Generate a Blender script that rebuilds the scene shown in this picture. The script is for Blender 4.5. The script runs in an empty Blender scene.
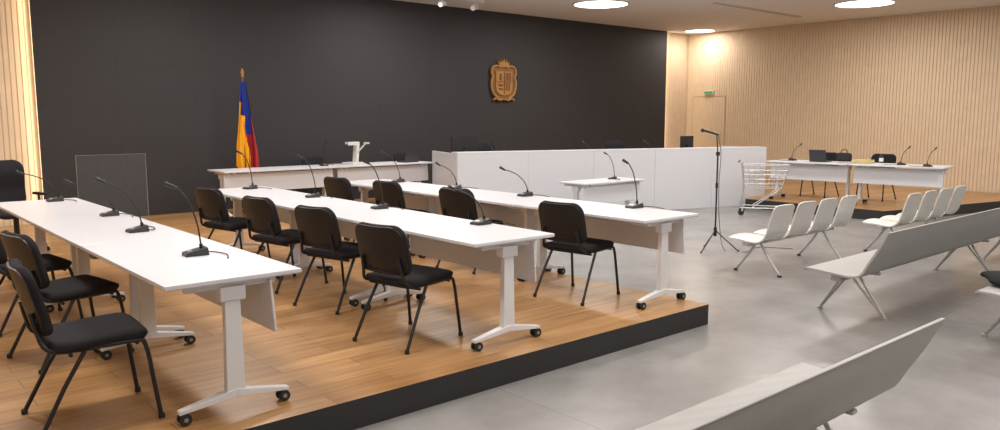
import bpy, bmesh, math, random
from mathutils import Vector, Matrix
random.seed(3)
S=bpy.context.scene
D=bpy.data
# ---------------------------------------------------------------- materials
def srgb(c):
    return tuple(((x/255)/12.92 if x/255<=0.04045 else ((x/255+0.055)/1.055)**2.4) for x in c)+(1,)
def mat(name,col,rough=.5,metal=0,noise=.02,scale=20,bump=0,spec=.5):
    m=D.materials.new(name); m.use_nodes=True
    nt=m.node_tree; b=nt.nodes['Principled BSDF']
    b.inputs['Roughness'].default_value=rough; b.inputs['Metallic'].default_value=metal
    b.inputs['Specular IOR Level'].default_value=spec
    c=srgb(col)
    tc=nt.nodes.new('ShaderNodeTexCoord'); n=nt.nodes.new('ShaderNodeTexNoise')
    n.inputs['Scale'].default_value=scale; n.inputs['Detail'].default_value=4
    nt.links.new(tc.outputs['Object'],n.inputs['Vector'])
    r=nt.nodes.new('ShaderNodeValToRGB')
    r.color_ramp.elements[0].position=.3; r.color_ramp.elements[1].position=.7
    r.color_ramp.elements[0].color=tuple(max(0,x*(1-noise)) for x in c[:3])+(1,)
    r.color_ramp.elements[1].color=tuple(min(1,x*(1+noise)) for x in c[:3])+(1,)
    nt.links.new(n.outputs['Fac'],r.inputs['Fac']); nt.links.new(r.outputs['Color'],b.inputs['Base Color'])
    if bump:
        bp=nt.nodes.new('ShaderNodeBump'); bp.inputs['Strength'].default_value=bump; bp.inputs['Distance'].default_value=.002
        nt.links.new(n.outputs['Fac'],bp.inputs['Height']); nt.links.new(bp.outputs['Normal'],b.inputs['Normal'])
    return m
def emis(name,col,st):
    m=D.materials.new(name); m.use_nodes=True; b=m.node_tree.nodes['Principled BSDF']
    b.inputs['Base Color'].default_value=srgb(col); b.inputs['Emission Color'].default_value=srgb(col)
    b.inputs['Emission Strength'].default_value=st; return m
WHITE=mat('white_laminate',(214,216,224),.35,noise=.008)
WEDGE=mat('white_edge',(196,196,200),.45,noise=.008)
WMET=mat('white_powder_coat',(218,219,224),.35,noise=.008)
WPLA=mat('white_plastic',(214,213,210),.35,noise=.008)
BLK=mat('black_plastic',(24,24,26),.45)
DGR=mat('dark_grey_plastic',(48,49,52),.45)
RUB=mat('rubber',(34,34,36),.7)
FAB=mat('black_fabric',(40,39,43),.95,noise=.25,scale=180,bump=.5,spec=.2)
BMET=mat('black_metal_tube',(40,40,43),.4,metal=.3)
CHR=mat('chrome',(200,200,200),.35,metal=.6)
ALU=mat('aluminium',(186,186,186),.4,metal=.5)
GOLD=mat('carved_gilded_wood',(158,114,60),.55,noise=.12,scale=12)
GOLD2=mat('carved_wood_dark',(122,84,42),.6,noise=.12,scale=12)
CEIL=mat('ceiling_paint',(220,217,214),.8,scale=2,noise=.01)
PAINT=mat('wall_paint',(214,205,192),.8,scale=2,noise=.02)
FASC=mat('black_fascia',(39,38,41),.5)
SLAT=mat('pale_slat_wood',(217,195,168),.6,noise=.04,scale=6)
SLATB=mat('slat_backing',(203,179,150),.8,noise=.03)
FBLU=mat('flag_blue',(28,48,140),.8); FYEL=mat('flag_yellow',(240,178,30),.8); FRED=mat('flag_red',(165,35,45),.8)
WOODP=mat('pole_wood',(110,75,45),.4)
SCREEN=mat('screen_glass',(14,15,18),.15)
PAPER=mat('paper',(225,224,220),.8)
BAG=mat('bag_fabric',(40,38,40),.9,bump=.3,scale=90)
YEL=mat('yellow_folder',(205,185,110),.7)
GREEN=emis('exit_green',(30,140,80),.4)
LAMP=emis('lamp_diffuser',(255,247,236),6)
LED=emis('led_diffuser',(255,225,180),2.0)
VENT=mat('vent_grey',(204,200,195),.6)
VENT2=mat('vent_slot',(140,137,132),.6)

def glassmat():
    m=mat('clear_acrylic',(200,208,214),.08,noise=.0); b=m.node_tree.nodes['Principled BSDF']
    b.inputs['Alpha'].default_value=.03
    return m
GLASS=glassmat()

def perf():
    m=mat('perforated_metal',(180,180,178),.5,metal=.1,noise=.03)
    nt=m.node_tree; b=nt.nodes['Principled BSDF']
    v=nt.nodes.new('ShaderNodeTexVoronoi'); v.inputs['Scale'].default_value=115; v.inputs['Randomness'].default_value=0
    tc=nt.nodes.new('ShaderNodeTexCoord'); mp=nt.nodes.new('ShaderNodeMapping'); mp.inputs['Rotation'].default_value=(.5,.6,.785)
    nt.links.new(tc.outputs['Object'],mp.inputs['Vector']); nt.links.new(mp.outputs[0],v.inputs['Vector'])
    r=nt.nodes.new('ShaderNodeValToRGB'); r.color_ramp.elements[0].position=.22; r.color_ramp.elements[1].position=.36
    r.color_ramp.elements[0].color=srgb((134,134,134)); r.color_ramp.elements[1].color=srgb((168,168,168))
    nt.links.new(v.outputs['Distance'],r.inputs['Fac']); nt.links.new(r.outputs['Color'],b.inputs['Base Color'])
    return m
PERF=perf()

def woodfloor():
    m=D.materials.new('oak_plank_floor'); m.use_nodes=True; nt=m.node_tree; b=nt.nodes['Principled BSDF']
    L=nt.links.new; N=nt.nodes.new
    tc=N('ShaderNodeTexCoord')
    br=N('ShaderNodeTexBrick'); br.inputs['Scale'].default_value=1
    br.inputs['Brick Width'].default_value=1.3; br.inputs['Row Height'].default_value=.19
    br.inputs['Mortar Size'].default_value=.0025; br.inputs['Mortar Smooth'].default_value=.2
    br.offset=.37
    br.inputs['Color1'].default_value=srgb((192,150,103)); br.inputs['Color2'].default_value=srgb((169,127,83))
    br.inputs['Mortar'].default_value=srgb((104,76,49))
    L(tc.outputs['Object'],br.inputs['Vector'])
    mp=N('ShaderNodeMapping'); mp.inputs['Scale'].default_value=(1.2,14,1); L(tc.outputs['Object'],mp.inputs['Vector'])
    n=N('ShaderNodeTexNoise'); n.inputs['Scale'].default_value=2; n.inputs['Detail'].default_value=6; L(mp.outputs[0],n.inputs['Vector'])
    r=N('ShaderNodeValToRGB'); r.color_ramp.elements[0].position=.3; r.color_ramp.elements[1].position=.72
    r.color_ramp.elements[0].color=(.68,.65,.61,1); r.color_ramp.elements[1].color=(1.06,1.06,1.06,1)
    L(n.outputs['Fac'],r.inputs['Fac'])
    mx=N('ShaderNodeMixRGB'); mx.blend_type='MULTIPLY'; mx.inputs[0].default_value=1
    L(br.outputs['Color'],mx.inputs[1]); L(r.outputs['Color'],mx.inputs[2]); L(mx.outputs[0],b.inputs['Base Color'])
    b.inputs['Roughness'].default_value=.34
    return m
WOODF=woodfloor()
def concrete():
    m=D.materials.new('grey_screed_floor'); m.use_nodes=True; nt=m.node_tree; b=nt.nodes['Principled BSDF']
    L=nt.links.new; N=nt.nodes.new
    tc=N('ShaderNodeTexCoord')
    n=N('ShaderNodeTexNoise'); n.inputs['Scale'].default_value=1.3; n.inputs['Detail'].default_value=8; n.inputs['Roughness'].default_value=.65
    L(tc.outputs['Object'],n.inputs['Vector'])
    r=N('ShaderNodeValToRGB'); r.color_ramp.elements[0].position=.3; r.color_ramp.elements[1].position=.7
    r.color_ramp.elements[0].color=srgb((126,125,125)); r.color_ramp.elements[1].color=srgb((151,150,150))
    L(n.outputs['Fac'],r.inputs['Fac'])
    br=N('ShaderNodeTexBrick'); br.offset=0; br.inputs['Scale'].default_value=1
    br.inputs['Brick Width'].default_value=4.2; br.inputs['Row Height'].default_value=4.2; br.inputs['Mortar Size'].default_value=.004
    br.inputs['Color1'].default_value=(1,1,1,1); br.inputs['Color2'].default_value=(1,1,1,1); br.inputs['Mortar'].default_value=(.72,.72,.72,1)
    mp=N('ShaderNodeMapping'); mp.inputs['Location'].default_value=(.9,1.6,0); L(tc.outputs['Object'],mp.inputs['Vector']); L(mp.outputs[0],br.inputs['Vector'])
    mx=N('ShaderNodeMixRGB'); mx.blend_type='MULTIPLY'; mx.inputs[0].default_value=1
    L(r.outputs['Color'],mx.inputs[1]); L(br.outputs['Color'],mx.inputs[2]); L(mx.outputs[0],b.inputs['Base Color'])
    b.inputs['Roughness'].default_value=.27
    return m
CONC=concrete()
def blackwall():
    m=D.materials.new('black_cladding'); m.use_nodes=True; nt=m.node_tree; b=nt.nodes['Principled BSDF']
    L=nt.links.new; N=nt.nodes.new
    tc=N('ShaderNodeTexCoord'); sp=N('ShaderNodeSeparateXYZ'); cb=N('ShaderNodeCombineXYZ')
    L(tc.outputs['Object'],sp.inputs[0]); L(sp.outputs['X'],cb.inputs['X']); L(sp.outputs['Z'],cb.inputs['Y'])
    br=N('ShaderNodeTexBrick'); br.offset=0; br.inputs['Scale'].default_value=1
    br.inputs['Brick Width'].default_value=1.22; br.inputs['Row Height'].default_value=.66; br.inputs['Mortar Size'].default_value=.004
    br.inputs['Color1'].default_value=srgb((53,52,55)); br.inputs['Color2'].default_value=srgb((54,53,56)); br.inputs['Mortar'].default_value=srgb((45,44,46))
    L(cb.outputs[0],br.inputs['Vector']); L(br.outputs['Color'],b.inputs['Base Color'])
    b.inputs['Roughness'].default_value=.65; b.inputs['Specular IOR Level'].default_value=.3
    return m
BLW=blackwall()

# ---------------------------------------------------------------- mesh builder
def catmull(P,n):
    P=[Vector(p) for p in P]
    Q=[P[0]*2-P[1]]+P+[P[-1]*2-P[-2]]
    fine=[]
    for k in range(len(P)-1):
        a,b,c,d=Q[k:k+4]
        for j in range(16):
            t=j/16
            fine.append(.5*((2*b)+(c-a)*t+(2*a-5*b+4*c-d)*t*t+(3*b-a-3*c+d)*t**3))
    fine.append(P[-1])
    return fine
class MB:
    def __init__(s): s.v=[];s.f=[];s.fm=[];s.sm=[];s.mats=[]
    def add(s,V,F,m,smooth=False):
        if m not in s.mats: s.mats.append(m)
        k=s.mats.index(m); o=len(s.v); s.v+= [tuple(p) for p in V]
        for f in F: s.f.append([o+i for i in f]); s.fm.append(k); s.sm.append(smooth)
    def box(s,c,d,m,rot=(0,0,0),taper=None):
        R=Matrix.Rotation(rot[2],3,'Z')@Matrix.Rotation(rot[1],3,'Y')@Matrix.Rotation(rot[0],3,'X')
        V=[]
        for z in (-.5,.5):
            tx,ty=(taper if (taper and z>0) else (1,1))
            for x,y in ((-.5,-.5),(.5,-.5),(.5,.5),(-.5,.5)):
                V.append(Vector(c)+R@Vector((x*d[0]*tx,y*d[1]*ty,z*d[2])))
        s.add(V,[(3,2,1,0),(4,5,6,7),(0,1,5,4),(1,2,6,5),(2,3,7,6),(3,0,4,7)],m)
    def tube(s,pts,r,m,n=8,smooth=True):
        pts=[Vector(p) for p in pts]; N=len(pts)
        rs=r if isinstance(r,(list,tuple)) else [r]*N
        V=[];F=[]
        t0=(pts[1]-pts[0]).normalized()
        up=Vector((0,0,1)) if abs(t0.z)<.9 else Vector((1,0,0))
        a=t0.cross(up).normalized()
        for i,p in enumerate(pts):
            t=(pts[min(i+1,N-1)]-pts[max(i-1,0)]).normalized()
            a=(a-t*a.dot(t)).normalized(); b=t.cross(a)
            for k in range(n):
                an=2*math.pi*k/n; V.append(p+(a*math.cos(an)+b*math.sin(an))*rs[i])
        for i in range(N-1):
            for k in range(n):
                F.append((i*n+k,i*n+(k+1)%n,(i+1)*n+(k+1)%n,(i+1)*n+k))
        s.add(V,F,m,smooth)
        s.add(V[:n],[tuple(range(n))],m); s.add(V[-n:],[tuple(range(n))],m)
    def curve(s,P,r,m,n=8,step=3):
        f=catmull(P,0); g=f[::step]
        if g[-1]!=f[-1]: g.append(f[-1])
        s.tube(g,r,m,n)
    def prism(s,out,p0,p1,m,axis='y',ms=None):
        def P(u,v,w): return {'y':(u,w,v),'z':(u,v,w),'x':(w,u,v)}[axis]
        n=len(out); A=[P(u,v,p0) for u,v in out]; B=[P(u,v,p1) for u,v in out]
        s.add(A,[tuple(range(n))],m); s.add(B,[tuple(range(n))],m)
        s.add(A+B,[(i,(i+1)%n,n+(i+1)%n,n+i) for i in range(n)],ms or m)
    def lathe(s,prof,c,m,n=24):
        V=[];F=[];c=Vector(c)
        for r,z in prof:
            for k in range(n):
                a=2*math.pi*k/n; V.append(c+Vector((r*math.cos(a),r*math.sin(a),z)))
        for i in range(len(prof)-1):
            for k in range(n): F.append((i*n+k,i*n+(k+1)%n,(i+1)*n+(k+1)%n,(i+1)*n+k))
        F.append(tuple(range(n))); F.append(tuple((len(prof)-1)*n+k for k in range(n)))
        s.add(V,F,m,True)
    def sheet(s,prof,W,th,m,r0=.03,r1=.03,nu=12,nv=20,bow=0,pw=0,oy=0,w1=None):
        fine=catmull([Vector((p[0],p[1])) for p in prof],0)
        cum=[0]
        for i in range(1,len(fine)): cum.append(cum[-1]+(fine[i]-fine[i-1]).length)
        Lt=cum[-1]
        def at(x):
            x=max(0,min(Lt,x))
            for i in range(1,len(fine)):
                if cum[i]>=x-1e-9:
                    t=(x-cum[i-1])/max(1e-9,cum[i]-cum[i-1]); return fine[i-1].lerp(fine[i],t)
            return fine[-1]
        T=[];B=[]
        for j in range(nv+1):
            x=Lt*(1-math.cos(math.pi*j/nv))/2
            p=at(x); tg=(at(x+.004)-at(x-.004)).normalized(); nn=Vector((-tg.y,tg.x))
            Wl=W if w1 is None else W+(w1-W)*x/Lt
            hw=Wl/2
            if x<r0: hw=Wl/2-r0+math.sqrt(max(0,r0*r0-(r0-x)**2))
            if Lt-x<r1: hw=min(hw,Wl/2-r1+math.sqrt(max(0,r1*r1-(r1-(Lt-x))**2)))
            for i in range(nu+1):
                t=math.sin(math.pi/2*(-1+2*i/nu)); y=hw*t
                k=1
                if pw:
                    dd=min(hw*(1-abs(t)),x,Lt-x); q=min(1,dd/pw); k=.3+.7*math.sqrt(max(0,1-(1-q)**2))
                bo=bow*(y/(W/2))**2
                P=p+nn*bo
                a=P+nn*th/2*k; b=P-nn*th/2*k
                T.append((a.x,y+oy,a.y)); B.append((b.x,y+oy,b.y))
        c=nu+1; n=len(T); F=[]
        for j in range(nv):
            for i in range(nu):
                q=(j*c+i,j*c+i+1,(j+1)*c+i+1,(j+1)*c+i)
                F.append(q); F.append(tuple(n+z for z in reversed(q)))
        ring=[i for i in range(c)]+[j*c+nu for j in range(1,nv+1)]+[nv*c+i for i in range(nu-1,-1,-1)]+[j*c for j in range(nv-1,0,-1)]
        for a in range(len(ring)):
            b=(a+1)%len(ring); F.append((ring[b],ring[a],n+ring[a],n+ring[b]))
        s.add(T+B,F,m,True)
    def mesh(s,name):
        me=D.meshes.new(name); me.from_pydata(s.v,[],s.f)
        for m in s.mats: me.materials.append(m)
        for p,k,sm in zip(me.polygons,s.fm,s.sm): p.material_index=k; p.use_smooth=sm
        bm=bmesh.new(); bm.from_mesh(me); bmesh.ops.recalc_face_normals(bm,faces=bm.faces); bm.to_mesh(me); bm.free()
        try: me.set_sharp_from_angle(angle=math.radians(50))
        except Exception: pass
        return me
def place(name,me,loc=(0,0,0),rz=0,bevel=0,parent=None):
    o=D.objects.new(name,me); S.collection.objects.link(o); o.location=loc; o.rotation_euler=(0,0,rz)
    if bevel:
        b=o.modifiers.new('bevel','BEVEL'); b.width=bevel; b.segments=2; b.limit_method='ANGLE'; b.angle_limit=math.radians(50)
    if parent: o.parent=parent
    return o

PZ=.18; WY=13.6; WX=18.9; CZ=4.1; LX=-1.6; BY=-4.0
R=math.radians
# ---------------------------------------------------------------- room shell
b=MB(); b.box(((LX+WX)/2,(BY+WY)/2,-.05),(WX-LX+.4,WY-BY+.4,.1),CONC); place('floor',b.mesh('floor'))
b=MB(); b.box(((LX+WX)/2,(BY+WY)/2,CZ+.05),(WX-LX+.4,WY-BY+.4,.1),CEIL); place('ceiling',b.mesh('ceiling'))
SP=.075; SW=.058; SD=.010
def slats_y(b,x,y0,y1,z0,z1,sgn=-1,skip=None):
    n=int((y1-y0)/SP)
    for i in range(n):
        y=y0+SP/2+i*SP
        zz=z0
        if skip and skip[0]<y<skip[1]: zz=skip[2]
        b.box((x+sgn*SD/2,y,(zz+z1)/2),(SD,SW,z1-zz),SLAT)
def slats_x(b,y,x0,x1,z0,z1):
    n=int((x1-x0)/SP)
    for i in range(n):
        b.box((x0+SP/2+i*SP,y-SD/2,(z0+z1)/2),(SW,SD,z1-z0),SLAT)
b=MB(); b.box((WX+.1,(BY+WY)/2,CZ/2),(.2,WY-BY+.4,CZ),SLATB); slats_y(b,WX,BY,WY,0,CZ,skip=(12.3,13.35,2.36)); place('wall_right',b.mesh('wall_right'))
b=MB(); b.box(((LX+WX)/2,WY+.1,CZ/2),(WX-LX,.2,CZ),SLATB); slats_x(b,WY,17.5,WX,0,CZ); slats_x(b,WY,LX,2.9,0,CZ); place('wall_back',b.mesh('wall_back'))
b=MB(); b.box((LX-.1,(BY+WY)/2,CZ/2),(.2,WY-BY+.4,CZ),SLATB); slats_y(b,LX,BY,WY,0,CZ,1); place('wall_left',b.mesh('wall_left'))
b=MB(); b.box(((LX+WX)/2,BY-.1,CZ/2),(WX-LX,.2,CZ),PAINT); place('wall_front',b.mesh('wall_front'))
BX0,BX1=2.53,17.75
b=MB(); b.box(((BX0+BX1)/2,WY-.11,(PZ+CZ)/2),(BX1-BX0,.06,CZ-PZ),BLW)
b.box(((BX0+BX1)/2,WY-.06,(PZ+CZ)/2),(BX1-BX0-1,.06,CZ-PZ),FASC)
place('black_wall_panel',b.mesh('bwp'))
# flush door in right wall
b=MB(); b.box((WX-.008,12.82,1.26),(.012,1.02,2.14),SLATB)
for i in range(13): b.box((WX-.016,12.82-.468+i*.078,1.26),(.008,.062,2.14),SLAT)
for y in (12.29,13.35): b.box((WX-.012,y,1.27),(.02,.014,2.16),SLATB)
b.box((WX-.012,12.82,2.355),(.02,1.06,.014),SLATB)
b.tube([(WX-.07,12.42,1.1),(WX-.07,12.42,1.35)],.012,CHR); b.box((WX-.045,12.42,1.12),(.05,.015,.015),CHR); b.box((WX-.045,12.42,1.33),(.05,.015,.015),CHR)
place('door_1',b.mesh('door_1'))
b=MB(); b.box((WX-.04,12.82,2.46),(.05,.30,.10),WPLA); b.box((WX-.068,12.82,2.46),(.01,.26,.06),GREEN); place('exit_sign',b.mesh('exit'))
# platform
PX=5.75
poly=[(LX+.04,3.84),(PX,3.84),(PX,10.5),(8.3,10.86),(14.6,8.72),(13.8,8.45),(13.8,5.75),(WX-.04,4.6),(WX-.04,WY-.04),(LX+.04,WY-.04)]
b=MB(); n=len(poly)
b.add([(x,y,PZ) for x,y in poly],[tuple(range(n))],WOODF)
b.add([(x,y,0.001) for x,y in poly]+[(x,y,PZ) for x,y in poly],[(i,(i+1)%n,n+(i+1)%n,n+i) for i in range(n)],FASC)
place('raised_platform',b.mesh('platform'))
# ---------------------------------------------------------------- ceiling lights
b=MB(); rr=.55
b.lathe([(rr+.04,0),(rr+.04,-.02),(rr,-.02),(rr,-.005)],(0,0,0),WMET,40)
b.lathe([(rr,-.004),(rr,-.012)],(0,0,0),LAMP,40)
ml=b.mesh('ceiling_light')
LP=[(12.4,11.1,1,1),(16.4,7.5,1,.85),(18.25,12.75,.7,.4),(8.4,11.6,1,1),(12.4,7.0,1,1),(8.4,7.6,1,1),(4.4,11.0,1,1),(4.4,7.0,1,1),(8.4,3.4,1,1),(12.4,3.0,1,1),(16.4,3.0,1,.85),(4.4,2.6,1,1),(1,5,1,1.1),(1,10,1,1.1),(6,-1.5,1,1),(1,-1,1,1.1),(12,-1.5,1,1)]
for x,y,s,e in LP:
    o=place('ceiling_light',ml,(x,y,CZ)); o.scale=(s,s,1)
    l=D.lights.new('downlight','AREA'); l.shape='DISK'; l.size=1.06*s; l.energy=73*e; l.color=(1,.945,.88)
    lo=D.objects.new('downlight',l); S.collection.objects.link(lo); lo.parent=o; lo.location=(0,0,-.03)
for x,sg in ((BX1+.01,1),(BX0-.01,-1)):
    b=MB(); b.box((0,0,0),(.02,.03,3.8),LED); o=place('led_strip',b.mesh('led'),(x-sg*.02,WY-.06,2.15))
    l=D.lights.new('cove','AREA'); l.shape='RECTANGLE'; l.size=3.8; l.size_y=.06; l.energy=7; l.color=(1,.8,.55)
    lo=D.objects.new('cove',l); S.collection.objects.link(lo); lo.parent=o; lo.location=(sg*.05,-.02,0)
    d=Vector((sg,.12,0)); lo.rotation_euler=d.to_track_quat('-Z','X').to_euler()
b=MB()
b.box((0,0,-.01),(3.4,.12,.02),VENT)
for k in (-.03,.03): b.box((0,k,-.022),(3.35,.010,.006),VENT2)
mv=b.mesh('vent'); place('ceiling_vent',mv,(15.7,9.45,CZ),R(0))
b=MB(); b.box((0,0,-.02),(1.3,.05,.04),WMET); b.tube([(-.4,0,-.04),(-.4,0,-.12)],.012,WMET); b.tube([(-.48,-.05,-.17),(-.30,.06,-.12)],.05,WMET,14)
b.tube([(.4,0,-.04),(.4,0,-.12)],.012,WMET); b.tube([(.32,-.05,-.17),(.50,.06,-.12)],.05,WMET,14)
place('track_spotlight',b.mesh('track'),(9.7,12.4,CZ))
# ---------------------------------------------------------------- tables
def table_mesh(L,H=.778,W=.75,ins=.10):
    b=MB()
    b.box((0,0,H-.0125),(W,L-.006,.023),WHITE)
    b.box((0,0,H-.026),(W-.01,L-.016,.006),WEDGE)
    for sy in (-1,1):
        y=sy*(L/2-ins)
        b.box((0,y,H-.05),(.5,.05,.04),WMET)
        b.box((0,y,H-.10),(.14,.07,.08),WMET)
        b.box((0,y,(H-.1+.12)/2),(.105,.045,H-.1-.12+.02),WMET,taper=(.8,1))
        for sx in (-1,1):
            V=[(0,y-.028,.14),(0,y+.028,.14),(0,y+.03,.095),(0,y-.03,.095),
               (sx*.31,y-.022,.082),(sx*.31,y+.022,.082),(sx*.31,y+.022,.06),(sx*.31,y-.022,.06)]
            b.add(V,[(0,1,5,4),(1,2,6,5),(2,3,7,6),(3,0,4,7),(4,5,6,7),(0,3,2,1)],WMET)
            x=sx*.28
            b.box((x,y,.055),(.035,.02,.04),DGR)
            for k in (-1,1): b.tube([(x,y+k*.012,.033),(x,y+k*.030,.033)],.032,RUB,16); b.tube([(x,y+k*.030,.033),(x,y+k*.032,.033)],.012,VENT2,12)
    b.tube([(0,-L/2+ins,H-.09),(0,L/2-ins,H-.09)],.018,WMET,10)
    b.box((.215,0,H-.20),(.014,L-.08,.30),WHITE,rot=(0,R(-4),0))
    for sy in (-1,1): b.box((.225,sy*(L/2-.2),H-.045),(.04,.04,.05),WMET)
    return b.mesh('folding_table')
TL=1.7
T17=table_mesh(TL)
ROWS=[(1.63,0),(3.64,-.7),(5.44,0)]; Y0=4.01
def rowpt(r,dx,yy):
    x0,a=ROWS[r]; a=R(a); return (x0+dx*math.cos(a)-(yy-Y0)*math.sin(a), Y0+(yy-Y0)*math.cos(a)+dx*math.sin(a))
for r in range(3):
    for k in range(3):
        x,y=rowpt(r,0,Y0+TL/2+TL*k); place('folding_table',T17,(x,y,PZ),R(ROWS[r][1]),bevel=.003)
TZ=PZ+.779
# ---------------------------------------------------------------- stacking chair (faces +X)
def chair_mesh():
    b=MB()
    b.sheet([(-.22,.452),(-.1,.445),(.1,.455),(.2,.455),(.235,.435)],.47,.055,FAB,.07,.06,12,16,bow=-.004,pw=.03)
    b.sheet([(-.225,.50),(-.245,.60),(-.275,.72),(-.305,.84)],.46,.05,FAB,.06,.10,12,16,bow=-.03,pw=.03)
    b.sheet([(-.245,.51),(-.267,.60),(-.297,.72),(-.325,.83)],.44,.012,BLK,.06,.09,10,12,bow=-.03)
    b.sheet([(-.2,.418),(.0,.415),(.19,.42)],.43,.012,BLK,.05,.05)
    for s in (-1,1):
        b.curve([(.27,s*.245,.006),(.245,s*.237,.2),(.215,s*.228,.40),(.16,s*.222,.425),(-.10,s*.215,.425),(-.215,s*.205,.44),(-.25,s*.18,.52),(-.27,s*.17,.62)],.0115,BMET,8,4)
        b.tube([(-.06,s*.222,.415),(-.16,s*.235,.25),(-.285,s*.25,.008)],.0115,BMET,8)
        b.tube([(.27,s*.245,.002),(.27,s*.245,.025)],.016,RUB,10); b.tube([(-.283,s*.25,.002),(-.283,s*.25,.025)],.016,RUB,10)
    b.tube([(.18,-.22,.41),(.18,.22,.41)],.0095,BMET); b.tube([(-.12,-.22,.40),(-.12,.22,.40)],.0095,BMET)
    return b.mesh('stacking_chair')
CH=chair_mesh()
def chair(x,y,rz=0,z=PZ):
    o=place('stacking_chair',CH,(x,y,z+.002),R(rz)); o.scale=(1.05,1.05,1.05)
for x,y,r in ((1.02,4.56,-3),(1.20,5.85,10),(1.17,7.0,6),(1.12,8.3,4),
              (3.18,4.68,12),(3.35,5.97,14),(3.33,7.0,10),(3.33,8.25,12),
              (5.13,4.82,8),(5.27,6.5,10),(5.20,7.7,8),(5.05,8.6,10),
              (6.9,12.9,-88),(8.9,12.95,-95)): chair(x,y,r)
# ---------------------------------------------------------------- gooseneck mic (speaker on -X side)
def mic_mesh(h=.40,lean=.22,cab=1):
    b=MB()
    V=[(-.075,-.055,0),(.065,-.055,0),(.065,.055,0),(-.075,.055,0),(-.07,-.05,.018),(.06,-.05,.045),(.06,.05,.045),(-.07,.05,.018)]
    b.add(V,[(3,2,1,0),(4,5,6,7),(0,1,5,4),(1,2,6,5),(2,3,7,6),(3,0,4,7)],DGR)
    b.box((-.04,0,.028),(.025,.05,.006),CHR,rot=(0,R(-12),0))
    b.tube([(.03,0,.035),(.03,0,.065)],.011,BLK,10)
    b.curve([(.03,0,.06),(.03-lean*.12,0,.06+(h-.06)*.35),(.03-lean*.42,0,.06+(h-.06)*.72),(.03-lean*.8,0,h*.95),(.03-lean,0,h)],.005,BLK,8,3)
    b.tube([(.035-lean,0,h-.003),(-.03-lean,0,h+.03)],[.010,.014],BLK,10)
    if cab: b.curve([(.06,.02*cab,.012),(.10,.03*cab,.006),(.14,-.06*cab,.006),(.15,-.14*cab,.006),(.12,-.26*cab,.006)],.004,BLK,6,4)
    return b.mesh('gooseneck_microphone')
MC=[mic_mesh(.42,.13,1),mic_mesh(.38,.24,-1),mic_mesh(.29,.30,1)]
MP=[(0,.08,4.83,0),(0,.11,6.1,1),(0,.22,7.25,2),(0,.13,8.85,2),
    (1,.27,4.74,2),(1,.22,6.17,0),(1,.22,7.5,0),(1,.1,8.85,0),
    (2,.28,4.66,0),(2,.24,6.12,2),(2,.2,7.3,2),(2,.2,8.5,1)]
for r,dx,yy,k in MP:
    x,y=rowpt(r,dx,yy); place('gooseneck_microphone',MC[k],(x,y,TZ),R(random.uniform(-12,12)))
# ---------------------------------------------------------------- clerk table at back, document camera, flag
TB=table_mesh(2.0,.77,.7)
for x in (5.72,7.73): place('folding_table',TB,(x,12.3,PZ),R(-90),bevel=.003)
BZ=PZ+.771
b=MB(); b.box((0,0,.02),(.24,.3,.04),WPLA); b.box((-.08,0,.19),(.06,.1,.34),WPLA,rot=(0,R(-6),0)); b.box((0,0,.37),(.26,.09,.06),WPLA); b.tube([(.12,0,.36),(.12,0,.30)],.035,DGR,14); b.tube([(-.06,.04,.2),(-.12,.2,.36)],.015,WPLA); b.box((-.13,.23,.38),(.05,.1,.03),WPLA)
place('document_camera',b.mesh('doccam'),(7.2,12.3,BZ),R(-170),bevel=.003)
place('gooseneck_microphone',MC[0],(6.6,12.25,BZ),R(90))
b=MB(); b.lathe([(.0,0),(.17,0),(.17,.02),(.05,.05),(.03,.12)],(0,0,0),GOLD2); b.tube([(0,0,.05),(0,0,2.28)],.016,WOODP,10); b.lathe([(0,2.28),(.03,2.29),(.018,2.32),(.035,2.36),(.0,2.44)],(0,0,0),GOLD,12)
nu,nv=48,30; V=[]
for j in range(nv+1):
    v=j/nv; z=2.2-1.42*v
    wid=.06+.30*min(1,v*1.35)**.8
    for i in range(nu+1):
        u=i/nu
        x=-.02+wid*(u-.34)+.02*math.sin(u*9+v*4); y=-.03-.035*(.3+v)*math.sin(u*math.pi*9+v*1.5)-.02*u
        zz=z-(.05*math.sin(u*3.14)+.16*u)*(v)
        V.append((x,y,zz))
G={0:[],1:[],2:[]}
for j in range(nv):
    for i in range(nu):
        u=i/nu; v=j/nv
        if v<.36: c=0 if u>.2 else (1 if v>.22 else 0)
        elif u<.5+.08*math.sin(v*9): c=1
        elif v<.55 and u<.85: c=0
        else: c=2
        G[c].append((j*(nu+1)+i,j*(nu+1)+i+1,(j+1)*(nu+1)+i+1,(j+1)*(nu+1)+i))
for c,mm in ((0,FBLU),(1,FYEL),(2,FRED)): b.add(V,G[c],mm,True)
place('flag_on_pole',b.mesh('flag'),(5.52,13.0,PZ),R(-20))
# coat of arms
b=MB()
def mir(h): return h+[(-x,z) for x,z in reversed(h)]
sh=mir([(0,-.44),(.14,-.41),(.29,-.33),(.38,-.22),(.40,.08),(.38,.24),(.42,.30),(.36,.38),(.22,.36),(.10,.38)])
b.prism(sh,0,-.05,GOLD2)
inn=mir([(0,-.34),(.16,-.31),(.26,-.24),(.28,-.12),(.28,.26)])
b.prism(inn,-.05,-.08,GOLD)
b.box((0,-.085,-.02),(.018,.02,.56),GOLD2); b.box((0,-.085,.0),(.54,.02,.018),GOLD2)
for x in (.06,.12,.18): b.box((x,-.085,-.12),(.02,.02,.18),GOLD2)
for x in (.06,.11,.16,.21): b.box((x,-.085,.12),(.018,.02,.2),GOLD2)
b.tube([(-.13,-.09,.05),(-.13,-.09,.2)],.03,GOLD2); b.tube([(-.2,-.09,-.08),(-.06,-.09,-.08)],.02,GOLD2); b.tube([(-.18,-.09,-.17),(-.06,-.09,-.17)],.02,GOLD2)
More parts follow.
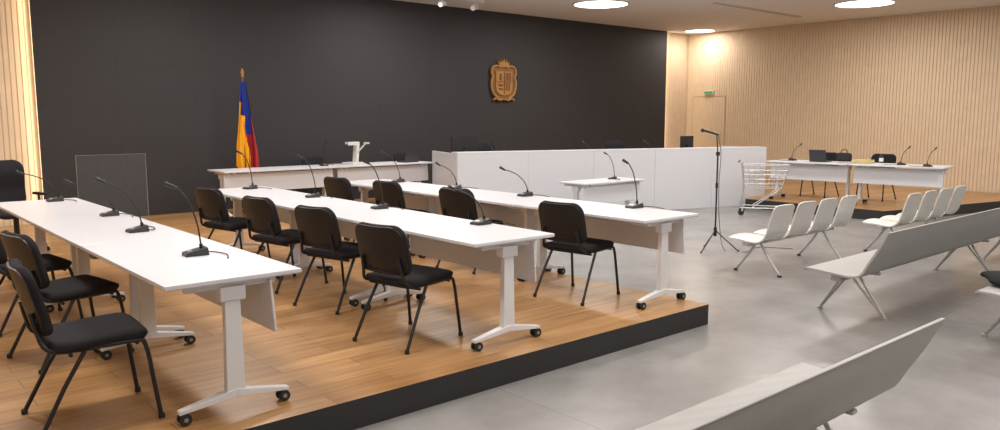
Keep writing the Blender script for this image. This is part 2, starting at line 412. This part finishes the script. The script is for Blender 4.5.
for s in (-1,1):
    b.curve([(s*.10,-.05,.35),(s*.25,-.06,.39),(s*.38,-.06,.35),(s*.42,-.06,.22),(s*.38,-.06,.12),(s*.42,-.06,.0),(s*.40,-.06,-.2),(s*.32,-.06,-.33),(s*.15,-.06,-.42)],.028,GOLD,8)
    b.curve([(s*.02,-.05,-.43),(s*.16,-.06,-.45),(s*.27,-.06,-.41),(s*.36,-.06,-.45)],.026,GOLD,8)
crown=[(-.15,.36),(.15,.36),(.19,.50),(.13,.45),(.09,.54),(.045,.46),(0,.57),(-.045,.46),(-.09,.54),(-.13,.45),(-.19,.50)]
b.prism(crown,-.01,-.08,GOLD)
for x,z in ((-.19,.51),(-.09,.55),(0,.58),(.09,.55),(.19,.51)): b.lathe([(0,-.02),(.02,0),(0,.02)],(x,-.045,z),GOLD,8)
o=place('coat_of_arms',b.mesh('arms'),(11.76,WY-.142,2.57),bevel=.004); o.scale=(.86,1,.9)
# ---------------------------------------------------------------- judges counter (angled)
A=Vector((8.27,10.63,0)); Bp=Vector((14.6,8.50,0)); dv=(Bp-A); Lc=dv.length; ang=math.atan2(dv.y,dv.x)
b=MB(); npan=5
for i in range(npan):
    w=Lc/npan; b.box((w*(i+.5),.02,.58),(w-.004,.035,1.16),WHITE)
b.box((Lc/2,.16,1.17),(Lc,.32,.03),WHITE); b.box((Lc/2,.06,.6),(Lc-.02,.04,1.1),WEDGE)
b.box((.02,.75,.67),(.035,1.4,.98),WHITE); b.box((Lc-.02,.75,.67),(.035,1.4,.98),WHITE)
b.box((Lc/2,.62,.98),(Lc-.1,.7,.03),WHITE)
place('judges_counter',b.mesh('counter'),(A.x,A.y,0),ang,bevel=.003)
def onc(t,off,z): 
    d=dv.normalized(); nrm=Vector((-d.y,d.x,0)); p=A+d*t+nrm*off; return (p.x,p.y,z)
def monitor(w=.52):
    b=MB(); b.box((0,0,.30),(w,.03,.31),BLK); b.box((0,.017,.30),(w-.03,.006,.28),SCREEN); b.box((0,-.03,.15),(.05,.03,.22),BLK); b.box((0,-.01,.0085),(.22,.18,.015),BLK)
    return b.mesh('computer_monitor')
MO=monitor()
o=place('computer_monitor',MO,onc(.35,.6,.997),ang+R(4),bevel=.003)
o=place('computer_monitor',MO,onc(5.15,.6,.997),ang+R(15),bevel=.003); o.scale=(.75,.9,.9)
for t in (.9,2.9,4.3): place('gooseneck_microphone',MC[2],onc(t,.55,.997),ang-R(90))
def office_chair():
    b=MB()
    b.sheet([(-.24,.50),(.0,.49),(.25,.48)],.50,.07,FAB,.08,.08,pw=.04)
    b.sheet([(-.25,.56),(-.28,.75),(-.27,.95),(-.32,1.10)],.47,.05,FAB,.08,.12,pw=.03,bow=-.04)
    b.tube([(0,0,.12),(0,0,.46)],.03,BLK,12)
    b.tube([(-.1,0,.44),(-.29,0,.46),(-.31,0,.75)],.02,BLK)
    for k in range(5):
        a=2*math.pi*k/5; x,y=.3*math.cos(a),.3*math.sin(a)
        b.tube([(0,0,.12),(x,y,.08)],[.03,.018],BLK); b.tube([(x-.02*math.sin(a),y+.02*math.cos(a),.031),(x+.02*math.sin(a),y-.02*math.cos(a),.031)],.03,RUB,12)
    for s in (-1,1): b.curve([(-.05,s*.22,.46),(-.05,s*.29,.52),(-.03,s*.29,.68)],.014,BLK); b.box((0,s*.29,.70),(.24,.06,.03),BLK)
    return b.mesh('office_chair')
OC=office_chair()
for t in (1.2,4.2): place('office_chair',OC,onc(t,1.6,PZ),ang-R(90))
place('office_chair',OC,(1.70,10.7,PZ),R(-75))
# ---------------------------------------------------------------- acrylic screen behind left row
b=MB(); b.box((0,0,.62),(.76,.008,1.12),GLASS)
for s in (-1,1): b.box((s*.28,0,.016),(.05,.36,.03),DGR); b.box((s*.28,0,.06),(.04,.05,.06),DGR); b.box((s*.378,0,.62),(.004,.010,1.12),VENT2)
b.box((0,0,1.181),(.76,.010,.003),VENT2)
place('acrylic_screen',b.mesh('acryl'),(2.58,9.9,PZ),0)
# ---------------------------------------------------------------- small table in front of counter with mic
TS=table_mesh(1.5,.74,.6); place('folding_table',TS,(9.9,8.75,0),R(-90),bevel=.003)
place('gooseneck_microphone',MC[0],(10.2,8.8,.741),R(-60))
# ---------------------------------------------------------------- mic stand
b=MB(); b.tube([(0,0,.22),(0,0,1.32)],.011,BMET,10); b.tube([(0,0,.85),(0,0,.92)],.018,BLK,12); b.tube([(0,0,.2),(0,0,.32)],.022,BLK,12)
for k in range(3):
    a=R(90+120*k); b.tube([(0,0,.28),(.30*math.cos(a),.30*math.sin(a),.014)],.008,BMET); b.tube([(.30*math.cos(a),.30*math.sin(a),.014),(.32*math.cos(a),.32*math.sin(a),.013)],.012,RUB)
b.tube([(0,0,1.30),(0,.05,1.56)],.008,BMET); b.box((0,0,1.31),(.04,.04,.05),BLK); b.tube([(.02,.05,1.56),(-.06,.05,1.585)],.013,BLK,10); b.tube([(-.06,.05,1.585),(-.20,.04,1.62)],[.013,.017],BLK,10); b.lathe([(0,-.03),(.026,-.015),(.026,.015),(0,.03)],(-.21,.04,1.62),DGR,12)
b.curve([(.02,.05,1.56),(.06,.03,1.3),(.03,0,.9),(.05,-.01,.4),(.12,-.05,.01),(.35,-.2,.006),(.7,.1,.006),(1.1,-.1,.006)],.004,BLK,6)
place('microphone_stand',b.mesh('micstand'),(9.05,5.98,0),R(-30))
# ---------------------------------------------------------------- shopping cart
def cart():
    b=MB(); r=.004
    def rect(z,x0,x1,w0,w1): return [Vector((x0,-w0,z)),Vector((x1,-w1,z)),Vector((x1,w1,z)),Vector((x0,w0,z))]
    top=rect(.92,-.38,.42,.26,.21); bot=rect(.50,-.34,.31,.21,.16)
    for Rr,rad in ((top,.008),(bot,.006)):
        for i in range(4): b.tube([Rr[i],Rr[(i+1)%4]],rad,CHR,6)
    for i in range(4):
        for k in range(9):
            t=k/8; b.tube([top[i].lerp(top[(i+1)%4],t),bot[i].lerp(bot[(i+1)%4],t)],r,CHR,5)
        for k in (1,2,3,4):
            t=k/5; b.tube([top[i].lerp(bot[i],t),top[(i+1)%4].lerp(bot[(i+1)%4],t)],r,CHR,5)
    for k in range(1,8):
        t=k/8; b.tube([bot[0].lerp(bot[1],t),bot[3].lerp(bot[2],t)],r,CHR,5)
    for s in (-1,1):
        b.curve([(-.45,s*.25,.98),(-.40,s*.25,.92),(-.36,s*.24,.5),(-.40,s*.25,.18),(-.30,s*.25,.14),(.34,s*.18,.14)],.011,CHR,8)
        b.tube([(-.2,s*.24,.14),(.28,s*.17,.50)],.010,CHR)
        for x,w in ((-.36,.25),(.34,.18)):
            b.box((x,s*w,.11),(.03,.03,.06),CHR); b.tube([(x-.02,s*w-.012,.057),(x-.02,s*w+.012,.057)],.055,RUB,16)
    b.tube([(-.45,-.26,.98),(-.45,.26,.98)],.015,BLK,10)
    b.tube([(.34,-.18,.14),(.34,.18,.14)],.010,CHR)
    return b.mesh('shopping_cart')
place('shopping_cart',cart(),(13.1,7.65,0),R(-60))
# ---------------------------------------------------------------- right desk
TD=table_mesh(1.55,.76,.78)
rz=R(180+6)
for k,(x,y) in enumerate(((14.62,5.86),(14.46,7.43))): place('folding_table',TD,(x,y,PZ),rz,bevel=.003)
DZ=PZ+.761
for x,y in ((14.45,5.35),(14.6,5.85),(14.45,7.85)): place('gooseneck_microphone',MC[2],(x,y,DZ),R(180))
b=MB(); b.box((0,0,.01),(.24,.33,.018),DGR); b.box((-.13,0,.12),(.012,.33,.22),DGR,rot=(0,R(-12),0)); b.box((-.121,0,.12),(.006,.30,.19),SCREEN,rot=(0,R(-12),0))
ml2=b.mesh('laptop')
place('laptop',ml2,(14.5,7.3,DZ),R(0)); place('laptop',ml2,(8.35,12.25,BZ),R(95))
b=MB(); b.sheet([(0,0.01),(.02,.08),(.02,.17)],.28,.13,BAG,.05,.06,pw=.06); b.curve([(.02,-.06,.16),(.02,-.04,.22),(.02,.04,.22),(.02,.06,.16)],.008,BAG)
place('black_briefcase',b.mesh('bag'),(14.55,6.88,DZ+.012),R(10))
b=MB()
for i in range(4): b.box((random.uniform(-.01,.01),random.uniform(-.01,.01),.009+.018*i),(.23,.31,.016),(PAPER,YEL)[i%2],rot=(0,0,random.uniform(-.08,.08)))
place('stack_of_folders',b.mesh('folders'),(14.5,6.48,DZ),0)
b=MB(); b.lathe([(0,0),(.034,0),(.036,.02),(.036,.15),(.014,.20),(.014,.22),(0,.22)],(0,0,0),GLASS,16); b.lathe([(0,.22),(.016,.22),(.016,.24),(0,.24)],(0,0,0),WPLA,12); b.lathe([(.0365,.06),(.0365,.12)],(0,0,0),PAPER,16)
mbt=b.mesh('water_bottle'); place('water_bottle',mbt,(14.35,6.1,DZ))
for x,y in ((15.6,6.7),(15.4,7.75)): chair(x,y,180)
# ---------------------------------------------------------------- benches (face +Y; local +X)
def bench_mesh(L,legs):
    b=MB()
    b.sheet([(.235,.425),(.22,.445),(.1,.44),(-.10,.425),(-.20,.425),(-.27,.455),(-.33,.56),(-.41,.70),(-.47,.83),(-.485,.835)],L,.018,PERF,.01,.01,nu=4,nv=40)
    b.box((-.03,0,.385),(.09,L-.1,.05),ALU)
    for y in legs:
        b.box((-.06,y,.41),(.40,.05,.02),ALU)
        for s in (-1,1):
            b.curve([(-.03+s*.05,y,.37),(-.03+s*.14,y,.24),(-.03+s*.30,y,.02)],.013,ALU,8)
            b.curve([(-.03+s*.05,y+.13,.37),(-.03+s*.14,y+.08,.24),(-.03+s*.30,y,.02)],.011,ALU,8)
            b.tube([(-.03+s*.30,y,0.001),(-.03+s*.30,y,.022)],.024,ALU,12)
    return b.mesh('waiting_bench')
B36=bench_mesh(3.6,(1.4,-1.4))
def bench(x0,yfront,me,L=3.6): place('waiting_bench',me,(x0+L/2,yfront-.23,0),R(90),bevel=0)
bench(6.65,3.44,B36); bench(6.75,2.08,B36); bench(4.02-3.6,2.08,B36)
bench(10.6,3.3,B36)
def beam_mesh(n=4,pitch=.52):
    b=MB(); L=n*pitch
    for i in range(n):
        oy=(i-(n-1)/2)*pitch
        b.sheet([(.24,.415),(.20,.445),(.05,.44),(-.10,.425),(-.18,.435),(-.235,.50),(-.27,.62),(-.31,.76),(-.335,.83)],.47,.014,WPLA,.07,.05,10,30,bow=.025,oy=oy,w1=.44)
        b.box((-.02,oy,.41),(.2,.12,.03),ALU)
    b.box((-.02,0,.375),(.07,L-.05,.045),ALU)
    for y in (-L/2+.3,L/2-.3):
        for s in (-1,1):
            b.curve([(-.02+s*.03,y,.36),(-.02+s*.12,y,.22),(-.02+s*.28,y,.02)],.015,ALU,8)
            b.tube([(-.02+s*.28,y,0.001),(-.02+s*.28,y,.022)],.024,BLK,12)
    return b.mesh('beam_seating')
BM=beam_mesh()
place('beam_seating',BM,(7.78+1.04,5.02-.24,0),R(90)); place('beam_seating',BM,(10.25+1.04,4.6-.24,0),R(90))
b=MB(); b.sheet([(-.2,.0),(-.1,.03),(.1,.035),(.22,.0)],.36,.05,FAB,.08,.08,pw=.05,bow=-.01); place('folded_jacket',b.mesh('jacket'),(7.2,1.98,.485),R(30))
# ---------------------------------------------------------------- camera & world
cam=D.cameras.new('camera'); co=D.objects.new('camera',cam); S.collection.objects.link(co)
cam.sensor_fit='HORIZONTAL'; cam.sensor_width=36; cam.lens=28.15; cam.clip_end=100
co.location=(0,0,1.81); co.rotation_euler=(R(90-7.22),0,R(-41)); S.camera=co
w=D.worlds.new('world'); S.world=w; w.use_nodes=True; w.node_tree.nodes['Background'].inputs[0].default_value=(.9,.88,.85,1); w.node_tree.nodes['Background'].inputs[1].default_value=.5
S.view_settings.view_transform='Standard'
